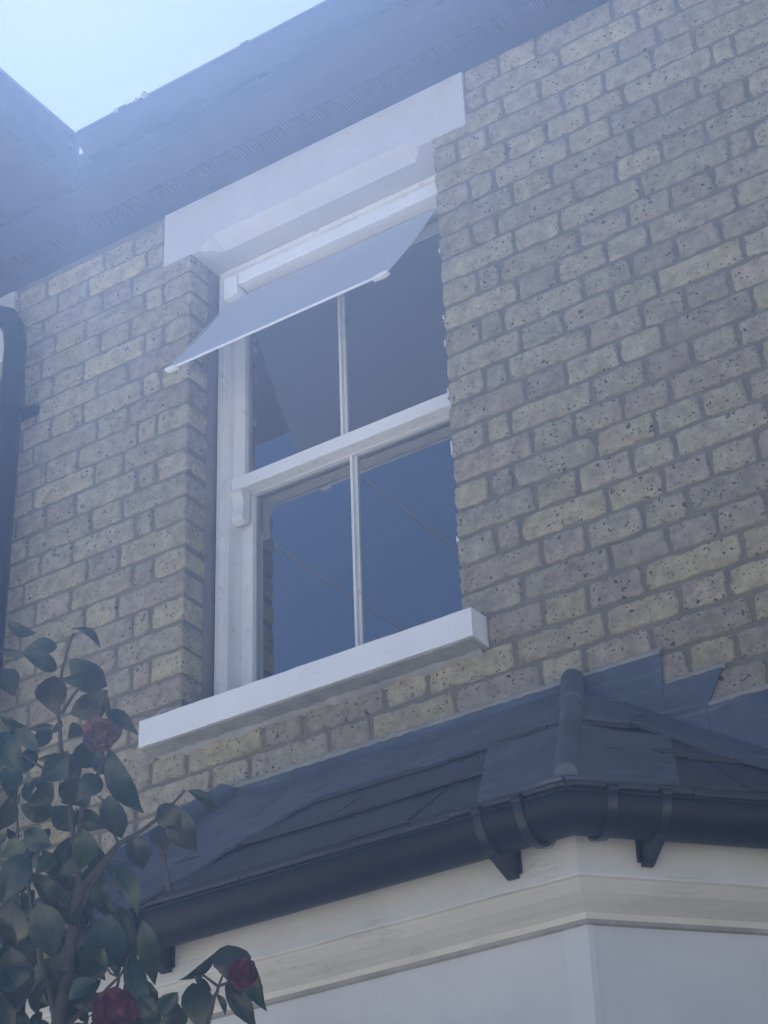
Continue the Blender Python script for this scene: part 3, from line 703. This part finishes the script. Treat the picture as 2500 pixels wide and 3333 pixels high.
# ------------------------------------------------------------------ camellia in front of the wall
bush = thing('camellia_bush', 'glossy dark green camellia with fading pink flowers at the lower left', 'bush', (-.9, -1.1, GROUND))
def at(cx, cy, dep=3.15):             # crop coordinates of the lower left corner -> point at a distance from the camera
    px, py = cx/1.659, 2000+cy/1.659; return CAM + ray(px, py)*dep
LEAVES = """40,30,205,110,60 310,170,128,200,85 305,300,120,200,90 375,240,592,400,150 475,325,330,350,70 290,330,300,530,160 580,410,370,550,150 120,210,-10,185,45 10,300,80,440,130
-10,525,150,610,40 70,615,218,740,90 -10,640,135,850,150 290,600,150,615,40 355,745,190,790,55 570,525,742,650,80 440,610,368,670,80 590,725,768,1095,130 500,790,650,880,90 560,700,350,820,140
360,760,210,900,130 280,905,140,1040,110 110,1030,288,1100,100 480,1040,320,895,150 590,975,650,1230,140 400,1075,570,1150,110 290,1040,410,1175,130 130,1170,285,1250,120 440,1150,432,1392,128 390,1200,265,1490,150
150,1290,10,1560,150 140,1240,5,1310,100 705,1195,765,1390,130 880,1135,890,1292,132 860,1030,975,1172,130 940,1030,1065,1285,150 1015,950,1178,1088,62 490,1350,575,1620,150 625,1360,742,1630,95
160,1395,282,1640,110 400,1410,350,1645,140 200,1560,300,1862,190 60,1530,80,1800,190 600,1620,500,1962,205 640,1570,722,1850,120 770,1650,842,2005,100 710,1830,822,2160,112 200,1820,342,1952,75
60,1790,212,1902,130 60,1800,92,2150,190 380,1900,140,2042,150 1160,1830,975,1988,65 1230,1785,1247,1992,190 1340,1850,1437,2142,100 1220,1985,1372,2245,122 1040,1990,1085,2250,160 960,2040,858,2185,100
700,1940,782,2245,170 570,2050,385,2120,100 850,2245,1000,2165,90 520,1980,365,2080,100 1170,2050,1222,2165,38 1050,1950,1145,2035,40 260,1960,158,2112,38 470,1950,350,2075,100 395,75,545,165,45
380,2240,300,2100,60 30,1900,140,2100,160 -20,2050,80,2240,170 640,560,560,720,90 545,880,420,1000,120 100,820,20,960,120 330,1480,420,1700,130 690,1750,640,1920,90 60,980,-20,1180,110 560,1800,470,1990,140
130,2180,20,2260,110 900,2100,980,2260,120 760,2050,860,2250,110 20,700,90,620,60 500,1250,560,1380,60 300,1300,200,1400,80 630,2240,560,2120,40 480,430,600,520,90 430,2080,300,2230,80"""
rk = random.Random(5); EXTRA = []
for (xa, xb, ya, yb, cnt) in ((-80, 560, 1450, 2230, 100), (-80, 420, 560, 1450, 42), (400, 640, 1250, 1900, 16), (860, 1150, 2060, 2260, 9), (-150, 650, 2230, 3500, 170)):
    for _ in range(cnt):
        x, y = rk.uniform(xa, xb), rk.uniform(ya, yb)
        if x > 560 and y > 1950: x -= 250
        a = rk.uniform(.1, 1.0)*math.pi+rk.uniform(-.5, .5); ll = rk.uniform(95, 190)
        EXTRA.append((x, y, x+math.cos(a)*ll*.8, y+abs(math.sin(a))*ll+20, ll*rk.uniform(.3, .5)))
leaf_mb = MB(); rndl = random.Random(21)
def leaf(mb, base, tip, w, tint, roll=None):
    ax = tip-base; ln = ax.length; ax.normalize()
    view = (CAM-base).normalized(); side = ax.cross(view).normalized(); nrm_ = side.cross(ax).normalized()
    full = max(w*1.02, ln*.33); tilt = math.acos(min(1, w/full))*(1 if rndl.random() < .5 else -1)*.95
    tilt += rndl.uniform(-.3, .3)
    s2 = side*math.cos(tilt)+nrm_*math.sin(tilt); n2 = nrm_*math.cos(tilt)-side*math.sin(tilt)
    bend = ln*rndl.uniform(.07, .22)*(1 if rndl.random() < .8 else -1); fold = rndl.uniform(.15, .5); curve = ln*rndl.uniform(-.09, .09)
    sec = 12; cols = (-1, -.8, -.45, 0, .45, .8, 1); rows = []
    for i in range(sec+1):
        t = i/sec
        prof_ = (math.sin(math.pi*t**.86)**.85)*(1-.30*max(0, t-.6)/.4) if 0 < t < 1 else 0
        hw = max(full/2*prof_, .0004)*1.04
        c_ = base+ax*ln*t+n2*(bend*4*t*(1-t)-bend*.6*t)+s2*curve*4*t*(1-t)
        row = []
        for u in cols:
            e = 1+(.03 if (i % 2) else -.012)*(abs(u) > .9)
            row.append(c_+s2*hw*u*e+n2*(-abs(u)*-1*fold*hw-.22*hw*max(0, abs(u)-.5)+.0008*(u == 0)*-1))
        rows.append(row)
    mb.grid(rows, tint, True)
    for i in range(0): pass
    # midrib, a fine raised paler line
    mb.grid([[r_[3]+n2*.0007-s2*.0006, r_[3]+n2*.0012, r_[3]+n2*.0007+s2*.0006] for r_ in rows], (tint[0]*1.7+.01, tint[1]*1.5+.012, tint[2]*1.5+.006, 1), True)
ALL = [tuple(map(float, it.split(','))) for it in LEAVES.split()]; NL = len(ALL); ALL += EXTRA
for k, (x0, y0, x1, y1, w) in enumerate(ALL):
    dep = 3.1+((k*37) % 29)/29*.22-.05
    if k >= NL: dep = rk.uniform(3.2, 3.42)
    if y0 > 1750 and x0 > 830: dep -= .1
    a = at(x0, y0, dep); c_ = at(x1, y1, dep+rndl.uniform(-.045, .045)); wr = w/1.659/F*dep
    base_t = rndl.choice([(.020, .046, .030), (.016, .038, .030), (.028, .048, .022), (.030, .042, .022), (.019, .050, .036), (.034, .038, .022)])
    if k in (27, 30): base_t = (.040, .075, .026)
    if k == 46: base_t = (.13, .13, .04)
    if k in (5, 32): base_t = (.040, .032, .022)
    leaf(leaf_mb, a, c_, wr, (*base_t, 1))
fo = leaf_mb.build('foliage', M['leaf'], bush, fix=False); fo.location = (.9, 1.1, -GROUND)
st = MB()
def stem(pts, r0, r1, dep=3.17):
    p = [at(x, y, dep) for x, y in pts]; q_ = []
    for i in range(len(p)-1):
        for t in (0, .33, .66): q_.append(p[i].lerp(p[i+1], t)+V((random.uniform(-1, 1), random.uniform(-1, 1), 0))*.0008)
    q_.append(p[-1]); n_q = len(q_)
    st.tube(q_, [r0+(r1-r0)*i/(n_q-1) for i in range(n_q)], 9)
low = at(310, 2211, 3.17)
st.tube([(low.x+.02, low.y+.05, GROUND), (low.x-.03, low.y+.02, -3.2), (low.x, low.y, -2.5), low], [.016, .014, .012, .0105], 10)
stem([(310, 2215), (345, 2030), (380, 1800), (405, 1600), (432, 1480)], .0105, .0085)
stem([(432, 1490), (520, 1380), (640, 1240), (750, 1180), (870, 1090), (1000, 950)], .0062, .0018)
stem([(432, 1480), (408, 1300), (440, 1060), (520, 900), (560, 780), (520, 640), (560, 410)], .0055, .0018)
stem([(412, 1330), (380, 1050), (345, 840), (328, 700), (316, 540), (330, 330), (362, 200), (400, 100)], .0045, .0018)
stem([(328, 540), (400, 430), (470, 345)], .003, .0014); stem([(300, 2200), (270, 2040), (230, 1900), (190, 1700), (150, 1450)], .0055, .003)
stem([(150, 1450), (100, 1250), (90, 1080), (20, 930)], .003, .0014); stem([(345, 840), (230, 830), (140, 765), (0, 690)], .0028, .0015)
stem([(580, 2230), (610, 2090), (645, 1960), (700, 1840)], .0032, .0016, 3.13); stem([(645, 1960), (600, 1940), (560, 1890)], .002, .0013, 3.13)
stem([(1120, 2230), (1150, 2090), (1180, 2010), (1235, 1985)], .0035, .002, 3.05); stem([(1180, 2010), (1100, 1950), (1045, 1960)], .0024, .0014, 3.05); stem([(1180, 2010), (1210, 1930), (1240, 1860)], .002, .0014, 3.05)
stem([(360, 2230), (450, 2130), (560, 2040), (640, 1960)], .004, .002); stem([(400, 1620), (330, 1560), (290, 1520), (200, 1430)], .003, .0015); stem([(640, 1240), (590, 1130), (560, 1010), (530, 980)], .0026, .0012)
stem([(880, 1288), (900, 1400), (912, 1500)], .004, .0025, 3.1); stem([(200, 1340), (290, 1430), (400, 1560)], .002, .002); stem([(640, 1240), (560, 1360), (480, 1480), (432, 1600)], .003, .0045)
o = st.build('stems', M['bark'], bush); o.location = (.9, 1.1, -GROUND)
def flower(cx, cy, rad, mat, dep, seed, squash=1.0):
    rnd = random.Random(seed); c0 = at(cx, cy, dep); view = (CAM-c0).normalized(); u = view.orthogonal().normalized(); w = view.cross(u); m_ = MB()
    R0 = rad/1.659/F*dep
    for ringi, (n_p, r_in, r_out, lift_) in enumerate(((7, .1, 1.0, .05), (6, .08, .80, .45), (5, .05, .60, .85), (4, .02, .38, 1.15))):
        for i in range(n_p):
            a = 2*math.pi*(i+.5*ringi)/n_p+rnd.uniform(-.25, .25); d = u*math.cos(a)+w*math.sin(a); t_ = -u*math.sin(a)+w*math.cos(a); rows = []
            cup = rnd.uniform(.2, .75)*R0; wd = (r_out*math.pi/n_p*1.35+.06)*R0; tl_ = rnd.uniform(.85, 1.1)
            for j in range(6):
                t = j/5; rr_ = R0*(r_in+(r_out-r_in)*t)*tl_
                ww = wd*math.sin(math.pi*(.14+.70*t))**.7; row = []
                for s_ in (-1, -.5, 0, .5, 1):
                    row.append(c0+d*rr_*squash+t_*ww*s_+view*(R0*lift_*.55+cup*t*t-cup*.55*s_*s_+math.sin(s_*5+i+t*3)*.12*R0*t))
                rows.append(row)
            m_.grid(rows, smooth=True)
    ob = m_.build('flower', M[mat], bush, fix=False); ob.location = (.9, 1.1, -GROUND); return ob
tag(flower(545, 650, 92, 'petal', 3.12, 1), 'faded pink bloom near the top of the bush')
tag(flower(1312, 1940, 78, 'petal2', 2.95, 2), 'crimson bloom half hidden by a leaf on the right')
tag(flower(625, 2150, 118, 'petal2', 3.02, 3), 'large crimson bloom at the bottom edge')

# ------------------------------------------------------------------ air volume added to imitate lens glare from the sun
hz = MB(); hz.box((-62, -62, GROUND-1), (62, 62, 1.5)); m = bpy.data.materials.new('lens_glare_air'); m.use_nodes = True; nt = m.node_tree
for n in list(nt.nodes): nt.nodes.remove(n)
pv = nt.nodes.new('ShaderNodeVolumePrincipled'); pv.inputs['Color'].default_value = (.36, .54, 1.0, 1); pv.inputs['Density'].default_value = GLARE_DENSITY; pv.inputs['Anisotropy'].default_value = .65
mo = nt.nodes.new('ShaderNodeOutputMaterial'); nt.links.new(pv.outputs[0], mo.inputs['Volume'])
M['glare_veil'] = m
o = hz.build('glare_veil', m); tag(o, 'thin bluish air volume added to stand in for lens glare', 'glare_veil', kind='stuff')
